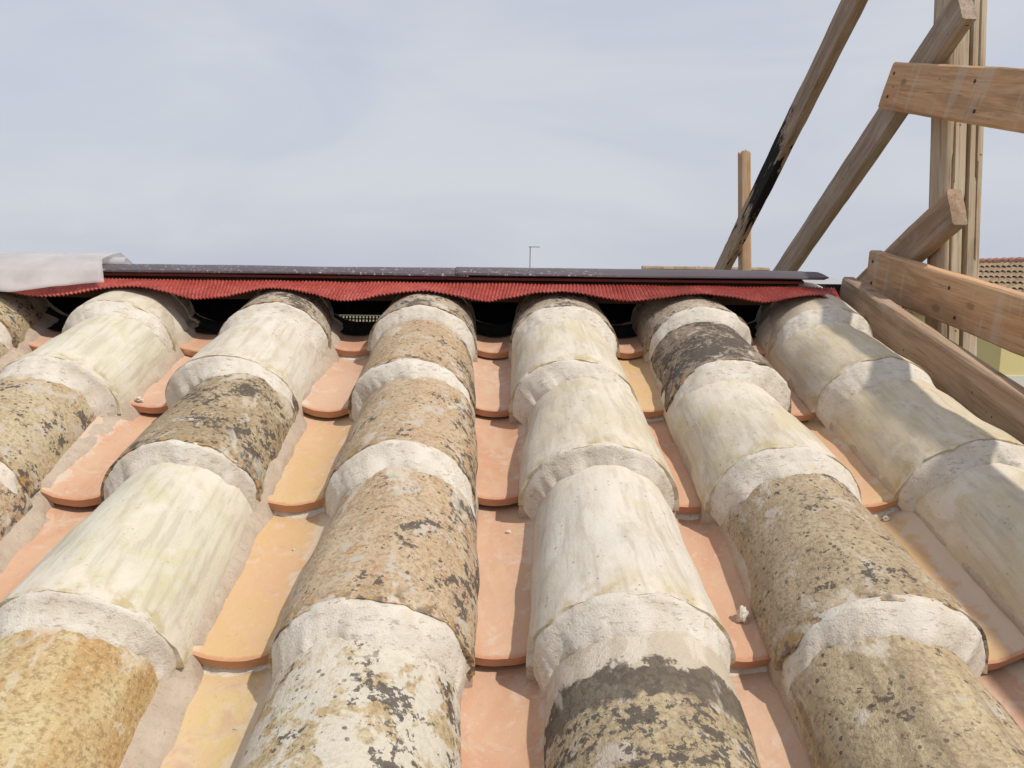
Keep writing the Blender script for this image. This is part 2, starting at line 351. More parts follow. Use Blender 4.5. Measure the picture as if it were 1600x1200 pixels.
def build_cover(c, j):
    t = covers[c, j]; nu, nv = 34, 26; th = 0.013
    vs, uv = [], []
    for k in range(nv + 1):
        v = k / nv; s = t.s + t.len * v
        ringo, ringi, uo = [], [], []
        for i in range(nu + 1):
            ph = math.pi * i / nu
            x, n = cover_pt(t, ph, s); xi, ni = cover_pt(t, ph, s, -th)
            if ph in (0, math.pi): pass
            low = fr(x * 1 + t.ph, s, n, 8.0, 3) * 0.0050 * math.sin(math.pi * min(1, 0.15 + v))  + fr(x + t.ph, s * 0.5, n, 38.0, 4) * 0.0010
            nx, nn = -math.cos(ph), math.sin(ph)
            ds = 0.0
            if k == 0: ds = fr(ph * 1.6 + t.ph, 0.3, 0, 2.0, 4) * 0.0060
            base_j = 0.0
            if i in (0, nu): base_j = fr(s + t.ph, 1.7, i, 30, 3) * 0.004
            ringo.append((x + nx * low - t.cx, s + ds - t.s, n + nn * low + base_j))
            ringi.append((xi - t.cx, s + ds * 0.8 - t.s, ni + base_j * 0.5)); uo.append((i / nu, v))
        vs += ringo + ringi[::-1]; uv += uo + uo[::-1]
    nc = 2 * (nu + 1); fs = []
    for k in range(nv):
        for i in range(nc):
            a = k * nc + i; b = k * nc + (i + 1) % nc
            fs.append((a, b, b + nc, a + nc))
    for i in range(nu):
        a = i; b = i + 1; ca = nc - 1 - i; cb = nc - 2 - i
        fs.append((b, a, ca, cb)); o_ = nv * nc
        fs.append((o_ + a, o_ + b, o_ + cb, o_ + ca))
    o = mesh_obj('cover_tile', vs, fs, MAT[TYPES[c][j]], roof, True, uv, P(t.cx, t.s, 0), ROT)
    sharp_by_angle(o, 50)
    return o
for c in range(len(COLX)):
    for j in range(len(SJ)): build_cover(c, j)

# ---- channel tiles
def chan_x(c): return (COLX[c] + COLX[c + 1]) / 2
RC = 0.082
LIP = 0.028
CN0, CN1 = -0.092, -0.118
def chan_n(xm, x, s, lips):
    """upper surface of the channel at x, s"""
    best = -9
    for sl_ in lips:
        v = (s - sl_) / 0.29
        if -0.0001 <= v <= 1:
            nb_ = CN0 + (CN1 - CN0) * v * 1.0
            best = max(best, nb_)
    if best < -5: best = CN1
    d = min(abs(x - xm), RC * 0.98)
    return best + (RC - math.sqrt(RC * RC - d * d)) * 0.9
CH = {0: ['salmon'] * 7, 1: ['salmon'] * 7, 2: ['peach', 'salmon', 'salmon', 'peach', 'salmon', 'peach', 'salmon'],
 3: ['salmon', 'peach', 'salmon', 'salmon', 'salmon', 'peach', 'salmon'],
 4: ['salmon', 'peach', 'ochre_new', 'ochre_new', 'yellow_new', 'peach', 'salmon'],
 5: ['salmon', 'peach', 'salmon', 'salmon', 'salmon', 'peach', 'salmon'],
 6: ['salmon', 'ochre_new', 'salmon', 'salmon', 'peach', 'yellow_new', 'salmon'],
 7: ['salmon', 'salmon', 'ochre_new', 'ochre_new', 'peach', 'salmon', 'salmon']}
lips = {}
for c in range(len(COLX) - 1):
    xm = chan_x(c)
    lips[c] = [sj + LIP + rj.uniform(-0.008, 0.008) for sj in SJ]
    for j, sl_ in enumerate(lips[c]):
        ln = 0.29 if j else 0.15; nu, nv, th = 22, 14, 0.0145
        vs, uv = [], []; ph0 = rj.uniform(0, 100); tw = rj.uniform(-0.004, 0.004); tilt = rj.uniform(-0.012, 0.012)
        for k in range(nv + 1):
            v = k / nv; s = ln * (v ** 1.4)
            top, bot, uo = [], [], []
            for i in range(nu + 1):
                a = (i / nu - 0.5) * 2; x = a * 0.076
                nn = CN0 + (CN1 - CN0) * s / 0.29 + (RC - math.sqrt(RC * RC - x * x)) * 0.9 + x * tilt
                nn += fr(x + ph0, s, 0, 14, 3) * 0.0014
                ds = -0.010 * (1 - a * a) + fr(a + ph0, 0, 0, 3, 3) * 0.0016 if k == 0 else -0.010 * (1 - a * a) * (1 - v)
                rnd = 0.0035 if k == 0 else 0.0
                top.append((x + tw * v, s + ds, nn - rnd)); bot.append((x * 1.0 + tw * v, s + ds + (0.002 if k == 0 else 0), nn - th)); uo.append((i / nu, v))
            vs += top + bot[::-1]; uv += uo + uo[::-1]
        nc = 2 * (nu + 1); fs = []
        for k in range(nv):
            for i in range(nc):
                a = k * nc + i; b = k * nc + (i + 1) % nc
                fs.append((a, b, b + nc, a + nc))
        for i in range(nu):
            a, b, ca, cb = i, i + 1, nc - 1 - i, nc - 2 - i
            fs.append((b, a, ca, cb)); o_ = nv * nc; fs.append((o_ + a, o_ + b, o_ + cb, o_ + ca))
        o = mesh_obj('channel_tile', vs, fs, MAT[CH[c][j]], roof, True, uv, P(xm, sl_, 0), ROT)
        sharp_by_angle(o, 60)

# ---- mortar bands under each cover tile's lower end
for c in range(len(COLX)):
    for j in range(len(SJ) - 1):
        t = covers[c, j]; lo = covers[c, j + 1]
        nu, nr = 90, 16; vs = []; e = 0.05; seed = rj.uniform(0, 50); L0 = rj.uniform(0.018, 0.034); fl = rj.uniform(0.7, 1.25)
        for k in range(nr + 1):
            q = k / nr
            for i in range(nu + 1):
                ph = -e + (math.pi + 2 * e) * i / nu
                sid = abs(ph / math.pi - 0.5) * 2
                L = max(0.010, L0 * (1 - 0.25 * sid ** 3) + 0.013 * fr(ph + seed, 3.1, 0, 1.1, 4) + 0.004 * fr(ph + seed, 8.1, 0, 5.0, 3))
                a = t.s + 0.009; b = t.s - L
                s = a + (b - a) * q
                xu, nu_ = cover_pt(t, ph, max(s, t.s), -0.0010 - 0.0060 * min(1, sid) ** 4 + 0.0024 * fr(ph + seed, 1.0, 0, 2.6, 3))
                xl, nl = cover_pt(lo, ph, s, 0.0)
                f = min(1.0, max(0.0, (t.s - 0.004 - s) / (L - 0.004)))
                f = f ** max(0.5, (fl + 0.35 * fn(ph + seed, 9.0)))
                bl = 1 - f
                x = xl + (xu - xl) * bl; n = nl + (nu_ - nl) * bl
                am = math.sin(math.pi * min(1, max(0, q))) * (1 - 0.75 * q)
                dsp = am * (fr(x + seed, s, n, 55, 5) * 0.0022 * (1 - 0.6 * sid * sid) + fr(x + seed, s * 2, n, 210, 4) * 0.0012) + 0.0004 * am
                if q > 0.93: dsp -= 0.0022 * (q - 0.93) / 0.07
                if q < 0.08: dsp -= 0.0035
                a_ = min(max(ph, 0), math.pi)
                vs.append((x - math.cos(a_) * dsp - t.cx, s - t.s, n + max(0.15, math.sin(a_)) * dsp))
        mesh_obj('mortar_band', vs, grid_faces(nr + 1, nu + 1, flip=True), MAT['mortar'], roof, True, None, P(t.cx, t.s, 0), ROT)

# ---- trowelled mortar fillets along both flanks of each column, and pads under channel lips
def cover_at(c, s):
    for j in range(len(SJ)):
        if s >= covers[c, j].s: return covers[c, j]
    return covers[c, len(SJ) - 1]
FAT = {(2, 1): 1, (3, 1): 1, (4, 1): 1, (1, 1): 1, (7, -1): .3, (8, -1): .3, (3, -1): .3, (0, 1): 1}
for c in range(len(COLX)):
    for sd in (-1, 1):
        fat = FAT.get((c, sd), 0.0)
        cc = c if sd > 0 else c - 1
        if cc < 0 or cc >= len(COLX) - 1: continue
        xm = chan_x(cc); ns, nr = 300, 7; vs = []; seed = rj.uniform(0, 60)
        for k in range(ns + 1):
            s = -0.22 + (1.385 + 0.22) * k / ns
            t = cover_at(c, s); xb, nb_ = cover_pt(t, math.pi * 0.93 if sd > 0 else math.pi * 0.07, s, -0.004)
            reach = 0.090 + 0.013 * fat + (0.003 + 0.005 * fat) * fr(s + seed, 0.5, 0, 9, 4) + 0.0015 * fr(s + seed, 2.5, 0, 25, 2)
            rt = abs(xb - t.cx) + 0.005 + 0.003 * fr(s + seed, 0.5, 0, 14, 3)
            reach = rt + (reach - rt) * min(1.0, fat)
            xe = t.cx + sd * reach
            if sd * (xm - xe) < 0.004: xe = xm - sd * 0.004
            ne = chan_n(xm, xe, s, lips[cc]) - 0.002
            for i in range(nr + 1):
                q = i / nr
                x = xb + (xe - xb) * q; n = nb_ + (ne - nb_) * (q ** 0.75)
                am = math.sin(math.pi * q)
                d = am * (fr(x + seed, s, n, 60, 4) * 0.0016 + 0.0022)
                vs.append((x - COLX[c] + sd * d, s, n + d))
        mesh_obj('mortar_fillet', vs, grid_faces(ns + 1, nr + 1, flip=(sd < 0)), MAT['fillet'], roof, True, None, P(COLX[c], 0, 0), ROT)
# mortar pads squeezed out under some lips
pad_r = random.Random(5)
for c in range(2, len(COLX) - 1):
    for j in range(0, len(SJ) - 2):
        if (c, j) not in ((4, 0), (4, 3), (6, 1), (6, 2), (6, 3), (7, 2), (4, 2)): continue
        xm = chan_x(c); sl_ = lips[c][j]; seed = pad_r.uniform(0, 50); vs = []; nx_, nr = 40, 6
        for k in range(nr + 1):
            q = k / nr
            for i in range(nx_ + 1):
                x = xm - 0.062 + 0.124 * i / nx_
                pr = 0.004 + 0.007 * fr(x + seed, 1.0, 0, 28, 3)
                aa = (x - xm) / 0.076
                s = sl_ - 0.010 * (1 - aa * aa) + 0.012 - (0.010 + max(-0.006, pr)) * q
                top = CN0 - 0.013 + (RC - math.sqrt(max(1e-6, RC * RC - (x - xm) ** 2))) * 0.9
                bot = chan_n(xm, x, sl_ - 0.012, lips[c][j + 1:]) - 0.003
                n = top + (bot - top) * q ** 1.6 + fr(x + seed, s, 0, 120, 3) * 0.001
                vs.append((x - xm, s - sl_, n))
        mesh_obj('mortar_pad', vs, grid_faces(nr + 1, nx_ + 1, flip=True), MAT['mortar'], roof, True, None, P(xm, sl_, 0), ROT)
# mortar bed between the last column and the toe board
vs = []; ns, nr = 160, 8
for k in range(ns + 1):
    s = -0.25 + 1.66 * k / ns
    for i in range(nr + 1):
        x = 0.645 + 0.10 * i / nr
        vs.append((x, s, -0.075 - 0.05 * i / nr + fr(x, s, 4.0, 40, 4) * 0.004))
mesh_obj('mortar_bed', vs, grid_faces(ns + 1, nr + 1, flip=True), MAT['fillet'], roof, True, None, P(0, 0, 0), ROT)

# ------------------------------------------------------------------ ridge: red pleated flange, vent strip, dark cap
fm = M('red_pleated_foil', 0.55, 0.4); v = fm.coord()
colr = fm.mix(fm.step(fm.noise(v, 30, 4), 0.35, 0.7), (0.275, 0.036, 0.028), (0.36, 0.062, 0.044))
colr = fm.mix(fm.math('MULTIPLY', fm.step(fm.noise(v, 300, 4, 0.7), 0.56, 0.66), 0.55), colr, (0.50, 0.30, 0.25))
RED = fm.done(colr, fm.bump(fm.noise(v, 200, 3), 0.2, 0.001))
cm = M('dark_brown_coated_sheet', 0.42, 0.5); v = cm.coord(); vs_ = cm.coord((0.25, 1, 1))
colc = cm.mix(cm.noise(vs_, 14, 5, 0.6), (0.060, 0.045, 0.052), (0.105, 0.085, 0.095))
dust = cm.math('MULTIPLY', cm.step(cm.noise(v, 170, 5, 0.72), 0.59, 0.67), cm.step(cm.noise(vs_, 7, 2), 0.36, 0.56))
colc = cm.mix(cm.math('MULTIPLY', dust, 0.85), colc, (0.52, 0.50, 0.50))
DARK = cm.done(colc, cm.bump(cm.noise(v, 12, 3), 0.15, 0.01), cm.mix(cm.noise(v, 30, 3), (0.36, 0.36, 0.36), (0.6, 0.6, 0.6)))
BLACK = plain('black_strip_and_shade', (0.012, 0.011, 0.010), 0.8, 0.2, 0.3, 20)  # near-black for vent and perforated strips, added ridge backing and painted channel shade
MAROON = plain('maroon_vent_strip', (0.12, 0.035, 0.03), 0.5, 0.4, 0.25, 30)

ridge = empty('ridge_vent', apex); ridge.parent = house; ridge.matrix_parent_inverse.identity()
def crest_wave(x):
    """1 on a crest, 0 in mid-channel"""
    best = 0
    for cx in COLX:
        d = abs(x - cx) / 0.122
        if d < 1: best = max(best, 0.5 + 0.5 * math.cos(math.pi * d))
    return best
def flange(x0, x1, ds, dn, seed, name='flange'):
    pitch = 0.0064; n_ = int((x1 - x0) / pitch) * 4; nr = 12; vs = []
    for k in range(nr + 1):
        q = k / nr
        for i in range(n_ + 1):
            x = x0 + (x1 - x0) * i / n_
            wv = crest_wave(x) ** 0.8
            edge_s = 1.304 + ds + 0.006 * (1 - wv) * -1 + 0.009 * fr(x + seed, 0, 0, 3.0, 3)
            edge_n = 0.0035 - 0.019 * (1 - wv) * (1 + 0.5 * fr(x + seed, 9, 0, 2.2, 2)) + dn + 0.002 * fr(x + seed, 5, 0, 5, 2)
            if x > 0.575: edge_n -= (x - 0.575) * 0.45; 
            s = edge_s + (1.368 - edge_s) * q
            top_n = -0.0050
            n = edge_n + (top_n - edge_n) * (q ** 0.85)
            n += 0.0030 * fr(x + seed, q * 0.15, 3, 14, 3) * (1 - q * 0.5)
            n += 0.0015 * (1 + 0.5 * fr(x, 7, 0, 20, 2)) * (1 if i % 4 in (0,) else (-1 if i % 4 == 2 else 0))
            xs = x + 0.010 * math.sin(x * 9 + seed) * (1 - q)
            vs.append((xs, s, n))
    o = mesh_obj(name, vs, grid_faces(nr + 1, n_ + 1), RED, ridge, False, None, P(0, 0, 0) - apex, ROT)
    md = o.modifiers.new('solid', 'SOLIDIFY'); md.thickness = 0.0012; md.offset = 1
    return o
flange(-1.5, -0.030, 0.004, 0.0, 0.0)
flange(-0.045, 0.628, -0.002, 0.0022, 4.0)
# red flange on the back slope (hidden from the front, closes the ridge)
vs = []; nxx = 60
for q in (0, 1):
    for i in range(nxx + 1):
        x = -1.5 + 2.12 * i / nxx
        p = PB(x, 0.16 - 0.10 * q, 0.012 - (0.022 if q == 0 else 0.016))
        vs.append(p - apex)
mesh_obj('back_flange', vs, grid_faces(2, nxx + 1), RED, ridge, True)
# vent strip under the cap
vs = []
def strip(x0, x1, s0, s1, n0, n1, name, mat):
    return [(x0, s0, n0), (x1, s0, n0), (x1, s1, n0), (x0, s1, n0), (x0, s0, n1), (x1, s0, n1), (x1, s1, n1), (x0, s1, n1)]
BF = [(0, 3, 2, 1), (4, 5, 6, 7), (0, 1, 5, 4), (1, 2, 6, 5), (2, 3, 7, 6), (3, 0, 4, 7)]
mesh_obj('vent_strip', strip(-1.5, 0.572, 1.371, 1.40, 0.0015, 0.0060, '', None), BF, MAROON, ridge, False, None, P(0, 0, 0) - apex, ROT)
mesh_obj('vent_strip', strip(-1.5, 0.565, 1.377, 1.40, -0.0035, 0.0013, '', None), BF, BLACK, ridge, False, None, P(0, 0, 0) - apex, ROT)
# cap: two overlapping lengths of folded sheet
def cap(x0, x1, lift, name='cap_sheet', tip=0.0):
    pr = []
    def add(p): pr.append(p)
    hw = 0.046
    for (t, n) in ((hw - 0.004, 0.0085), (hw, 0.0093), (hw + 0.001, 0.0105), (hw, 0.0120), (hw * 0.66, 0.0130), (hw * 0.33, 0.0120), (hw * 0.12, 0.0095)):
        add(apex - DV * t + NV * (n - N_APEX + lift))
    add(apex + Vector((0, 0, 0.0065 - N_APEX + lift)))
    for (t, n) in ((hw * 0.12, 0.0095), (hw * 0.33, 0.0120), (hw * 0.66, 0.0130), (hw, 0.0120), (hw + 0.001, 0.0105), (hw, 0.0093)):
        add(apex + DB * t + NB * (n - N_APEX + lift))
    nx2 = 90; vs = []
    for i in range(nx2 + 1):
        x = x0 + (x1 - x0) * i / nx2
        for k, p in enumerate(pr):
            dz = 0.0016 * fr(x, k * 0.05, lift * 100, 4.0, 3)
            xx = x
            if tip and i == nx2: xx = x - tip * (1 - abs(k - 3) / 7.0 if k < 7 else 0.1)
            vs.append((xx, p.y - apex.y, p.z - apex.z + dz))
    o = mesh_obj(name, vs, grid_faces(nx2 + 1, len(pr)), DARK, ridge, True)
    md = o.modifiers.new('solid', 'SOLIDIFY'); md.thickness = 0.0012; md.offset = -1
    sharp_by_angle(o, 30)
    return o
cap(-1.5, -0.035, 0.0)
cap(-0.06, 0.585, 0.0022, tip=-0.03)
# black backing added to close the ridge gap and keep it dark, with a perforated strip left open behind one channel
hx0, hx1 = -0.292, -0.182
mb = []
def bq(x0, x1, nA, nB):
    b = len(mb)
    for x, n in ((x0, nA), (x1, nA), (x1, nB), (x0, nB)): mb.append(PB(x, 0.10, n) - apex)
    return (b, b + 1, b + 2, b + 3)
fs = [bq(-1.5, hx0, ND, 0.02), bq(hx1, 0.735, ND, 0.02), bq(hx0, hx1, -0.055, 0.02), bq(hx0, hx1, ND, -0.092)]
mesh_obj('dark_backing', mb, fs, BLACK, ridge, False)
pv, pf = [], []
nxh, nyh = 17, 5; wx = (hx1 - hx0) / nxh; wy = 0.034 / nyh
for a in range(nxh):
    for b in range(nyh):
        ox = hx0 + a * wx + (wx * 0.25 if b % 2 else -wx * 0.0); oy = -0.0905 + b * wy
        base = len(pv)
        for (fx, fy) in ((0, 0), (1, 0), (1, 1), (0, 1)): pv.append(PB(hx0 + (a + fx) * wx, 0.098, oy + fy * wy) - apex)
        for (fx, fy) in ((.25, .2), (.75, .2), (.75, .8), (.25, .8)): pv.append(PB(hx0 + (a + fx) * wx, 0.098, oy + fy * wy) - apex)
        for k in range(4): pf.append((base + k, base + (k + 1) % 4, base + 4 + (k + 1) % 4, base + 4 + k))
mesh_obj('perforated_strip', pv, pf, BLACK, ridge, False)
# shade under the flange, painted as near-black strips added over the channel tops
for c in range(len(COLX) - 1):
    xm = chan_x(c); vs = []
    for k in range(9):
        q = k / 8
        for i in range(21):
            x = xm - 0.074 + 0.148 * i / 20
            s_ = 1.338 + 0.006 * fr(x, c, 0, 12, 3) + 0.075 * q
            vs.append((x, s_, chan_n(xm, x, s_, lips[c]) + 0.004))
    mesh_obj('shade_strip', vs, grid_faces(9, 21, flip=True), BLACK, ridge, True, None, P(0, 0, 0) - apex, ROT)
# ridge batten
p = P(0, S_APEX, N_APEX)
boxes = [(-1.5, 0.55, -0.02, 0.02, -0.045, 0.008)]
batm = plain('ridge_batten_wood', (0.10, 0.06, 0.04), 0.9, 0.1, 0.3, 30)
bt = boxes_obj('batten', boxes, batm, ridge)

# ------------------------------------------------------------------ wooden guard rail and scaffold
def wood_mat(name, c1, c2, cdark, stain=(0.5, 0.47, 0.42), stain_amt=0.3, tar=None, knots=0.6, cross=0.0):
    m = M(name, 0.85, 0.15)
    v = m.coord((0.07, 1, 1)); vf = m.coord((0.03, 1, 1)); vi = m.coord()
    g1 = m.noise(v, 46, 5, 0.6, 1.2); g2 = m.noise(vf, 230, 4, 0.65, 0.2)
    col = m.mix(m.step(g1, 0.35, 0.66), c1, c2)
    col = m.mix(m.math('MULTIPLY', m.step(g2, 0.50, 0.66), 0.60), col, cdark)
    col = m.mix(m.math('MULTIPLY', m.step(m.noise(m.coord((0.15, 1, 1)), 22, 4, 0.65, 0.8), 0.48, 0.66), 0.55), col, tuple(c * 0.55 for c in c1))
    col = m.mix(m.math('MULTIPLY', m.step(m.noise(m.coord((0.035, 1, 1)), 95, 4, 0.7, 0.5), 0.63, 0.68), 0.6), col, tuple(c * 0.34 for c in c1))
    k = m.voro(m.coord((0.55, 1.1, 0.4)), 13); col = m.mix(m.math('MULTIPLY', m.step(k, 0.13, 0.07), knots), col, tuple(c * 0.35 for c in c1))
    ns_ = m.voro(m.coord((1, 1, 0.3)), 34); col = m.mix(m.math('MULTIPLY', m.math('MULTIPLY', m.step(ns_, 0.075, 0.05), m.step(m.noise(vi, 9, 1), 0.5, 0.55)), 0.9), col, (0.03, 0.022, 0.018))
    if cross:
        d = m.noise(m.coord((1, 0.10, 0.3)), 42, 3, 0.55); col = m.mix(m.math('MULTIPLY', m.step(d, 0.56, 0.66), cross), col, (0.52, 0.45, 0.38))
    col = m.mix(m.math('MULTIPLY', m.step(m.noise(vi, 14, 4, 0.6), 0.52, 0.72), stain_amt), col, stain)
    if tar:
        q = m.n('ShaderNodeSeparateXYZ'); cc = m.n('ShaderNodeTexCoord'); m.put(q.inputs[0], cc.outputs['Object'])
        wv = m.math('ADD', q.outputs[0], m.math('MULTIPLY', m.math('SUBTRACT', m.noise(m.coord((0.25, 1, 1)), 60, 5, 0.7), 0.5), 0.34))
        wv = m.math('ADD', wv, m.math('MULTIPLY', q.outputs[1], 1.5))
        f = m.math('MULTIPLY', m.step(wv, tar[0], tar[0] + 0.02), m.step(wv, tar[1], tar[1] - 0.02))
        f2 = m.math('MULTIPLY', m.math('MULTIPLY', m.step(wv, tar[2], tar[2] + 0.03), m.step(wv, tar[3], tar[3] - .03)), m.step(m.noise(m.coord((0.12, 1, 1)), 75, 4, .7), 0.53, 0.57))
        f = m.math('MULTIPLY', f, m.step(m.noise(m.coord((0.2, 1, 1)), 55, 4, .7), 0.32, 0.40))
        col = m.mix(m.math('MAXIMUM', f, f2), col, (0.010, 0.009, 0.009))
    nb = m.bump(g1, 0.25, 0.002); nb = m.bump(g2, 0.45, 0.0012, nb)
    return m.done(col, nb)
W_FRESH = wood_mat('fresh_brown_plank', (0.50, 0.29, 0.155), (0.57, 0.37, 0.22), (0.36, 0.19, 0.095), stain_amt=0.12, cross=0.35)
W_MID = wood_mat('brown_board', (0.33, 0.225, 0.15), (0.41, 0.30, 0.21), (0.20, 0.125, 0.08), stain_amt=0.2)
W_GREY = wood_mat('greyed_board', (0.31, 0.235, 0.18), (0.39, 0.315, 0.25), (0.18, 0.13, 0.10), stain_amt=0.25)
W_POST = wood_mat('pale_weathered_log', (0.43, 0.335, 0.235), (0.51, 0.43, 0.33), (0.20, 0.135, 0.09), stain_amt=0.35)
W_SMALL = wood_mat('warm_post_wood', (0.40, 0.26, 0.155), (0.46, 0.33, 0.22), (0.23, 0.13, 0.07), stain_amt=0.15)
TAR_RANGE = (9, 9, 9)

scaf = empty('timber_guard_rail', (0.85, at_x(1488, 400, 0.85).y, GZ))
tag(scaf, 'rough timber guard rail of posts, planks and slanting braces standing beside the tiled roof', 'guard rail')
def timber(name, p0, p1, wdir, width, thick, mat, seed=0, nseg=None, label=None, chip=0.0, cut=(0, 0)):
    """board from p0 to p1 (centre line), width along wdir, thickness along the third axis"""
    ax = (p1 - p0); L = ax.length; ax.normalize()
    wd = (wdir - ax * wdir.dot(ax)).normalized(); td = ax.cross(wd).normalized()
    nseg = nseg or max(8, int(L / 0.03)); vs = []; be = 0.0035
    a, b = width / 2, thick / 2
    sec = []
    def side(x0, y0, x1, y1, n):
        for i in range(n): sec.append((x0 + (x1 - x0) * i / n, y0 + (y1 - y0) * i / n))
    side(-a + be, -b, a - be, -b, 6); side(a - be, -b, a, -b + be, 1); side(a, -b + be, a, b - be, 2); side(a, b - be, a - be, b, 1)
    side(a - be, b, -a + be, b, 6); side(-a + be, b, -a, b - be, 1); side(-a, b - be, -a, -b + be, 2); side(-a, -b + be, -a + be, -b, 1)
    nc = len(sec)
    for k in range(nseg + 1):
        x = L * k / nseg
        for (y, z) in sec:
            j1 = fr(x + seed, y * 3, z * 3 + seed, 7, 3) * 0.0010 + fr(x * 0.4 + seed, y * 2, z * 2, 60, 3) * 0.0006
            xx = x
            if k == 0: xx += fr(y + seed, z, 0, 40, 3) * (0.0025 + chip) + cut[0] * y
            if k == nseg: xx += fr(y + seed, z, 3, 40, 3) * (0.0025 + chip) + cut[1] * y
            sy = 1 + j1 / a; vs.append((xx, y * sy, z + j1 * (1 if z > 0 else -1)))
    fs = []
    for k in range(nseg):
        for i in range(nc):
            fs.append((k * nc + i, k * nc + (i + 1) % nc, (k + 1) * nc + (i + 1) % nc, (k + 1) * nc + i))
    fs.append(tuple(range(nc))[::-1]); fs.append(tuple(nseg * nc + i for i in range(nc)))
    o = mesh_obj(name, vs, fs, mat, scaf, True)
    mw = Matrix(((ax.x, wd.x, td.x, p0.x), (ax.y, wd.y, td.y, p0.y), (ax.z, wd.z, td.z, p0.z), (0, 0, 0, 1)))
    o.matrix_basis = Matrix.Translation(-scaf.location) @ mw
    sharp_by_angle(o, 40)
    if label: o['label'] = label
    return o, L
UPV = Vector((0, 0, 1))
def face_board(name, x, th, A, B, wpx_or_w, mat, **k):
    """A, B: (top pixel, bottom pixel) pairs of the two ends of the visible left face in the plane at x"""
    a0, a1 = at_x(*A[0], x), at_x(*A[1], x); b0, b1 = at_x(*B[0], x), at_x(*B[1], x)
    off = Vector((th / 2, 0, 0))
    p0 = (a0 + a1) / 2 + off; p1 = (b0 + b1) / 2 + off
    ax = (p1 - p0).normalized(); wd = (a0 - a1) + (b0 - b1); wd = (wd - ax * wd.dot(ax)).normalized()
    return p0, p1, wd
XRAIL, XBR, XPOST = 0.768, 0.795, 0.823
def ext(p0, p1, e0, e1):
    d = (p1 - p0).normalized(); return p0 - d * e0, p1 + d * e1
# upper rail
p0, p1, wd = face_board('rail', XRAIL, 0.025, ((1383, 104), (1383, 165)), ((1598, 112), (1598, 206)), 0, None)
p0, p1 = ext(p0, p1, 0, 1.1); wd = (wd + Vector((0.17, 0, 0))).normalized()
timber('rail', p0, p1, wd, 0.086, 0.025, W_FRESH, 3.0, label='topmost brown plank nailed across the split post')
# middle rail
p0, p1, wd = face_board('rail', XRAIL, 0.025, ((1357, 400), (1352, 446)), ((1598, 465), (1598, 556)), 0, None)
p0, p1 = ext(p0, p1, 0, 1.1)
timber('rail', p0, p1, wd, 0.083, 0.025, W_FRESH, 8.0, label='lower brown plank nailed across the split post')
# toe board on the roof edge
p0, p1, wd = face_board('toe_board', 0.702, 0.026, ((1318, 433), (1322, 500)), ((1598, 621), (1598, 745)), 0, None)
p0, p1 = ext(p0, p1, 0.0, 0.9)
tb0 = at_x(1318, 433, 0.702); tb1 = at_x(1598, 621, 0.702)
wd = NV.copy(); ht = 0.150
q0 = tb0 + Vector((0.013, 0, 0)) - NV * ht / 2; q1 = tb1 + Vector((0.013, 0, 0)) - NV * ht / 2
q0, q1 = ext(q0, q1, 0.0, 0.9)
timber('toe_board', q0, q1, wd, ht, 0.026, W_MID, 12.0, label='greyish brown board on edge along the last row of tiles')
# brace nailed to the split post
def brace(x, th, Ltop, Rtop, Lbot, Rbot, mat, e0, e1, **k):
    a0, a1 = at_x(*Ltop, x), at_x(*Rtop, x); b0, b1 = at_x(*Lbot, x), at_x(*Rbot, x)
    off = Vector((th / 2, 0, 0))
    ax = ((b0 + b1) - (a0 + a1)).normalized()
    wd = ((a0 - a1) + (b0 - b1)); wd = wd - ax * wd.dot(ax); wdt = abs(((a0 - a1) - ax * (a0 - a1).dot(ax)).length + ((b0 - b1) - ax * (b0 - b1).dot(ax)).length) / 2
    p0 = (a0 + a1) / 2 + off; p1 = (b0 + b1) / 2 + off
    p0, p1 = ext(p0, p1, e0, e1)
    return timber('brace', p0, p1, wd.normalized(), wdt, th, mat, **k), wdt
BR = []
BR.append(brace(XBR, 0.026, (1480, 2), (1506, 28), (1237, 375), (1266, 375), W_GREY, 0.012, 0.42, seed=21.0, label='long grey board brace nailed high on the split post'))
p_small = [at_x(1152, 300, 0.83), at_x(1175, 300, 0.83)]
# tar-stained brace; the stain sits between given distances from its top end
XB2 = 0.800
tA = at_x(1327, 0, XB2); L_of = lambda u, v: (at_x(u, v, XB2) - tA).length + 0.5
W_TAR = wood_mat('tarred_grey_board', (0.33, 0.24, 0.175), (0.41, 0.32, 0.245), (0.18, 0.125, 0.09), stain_amt=0.15, tar=(L_of(1222, 205), L_of(1172, 312), L_of(1236, 190), L_of(1140, 385)))
BR.append(brace(XB2, 0.026, (1316, 0), (1337, 0), (1134, 375), (1156, 375), W_TAR, 0.5, 0.35, seed=31.0, label='slender grey brace smeared with black tar'))
BR.append(brace(XBR, 0.026, (1478, 291), (1490, 356), (1348, 427), (1372, 449), W_MID, 0.0, 0.12, seed=41.0, label='short brown brace ending on the split post'))
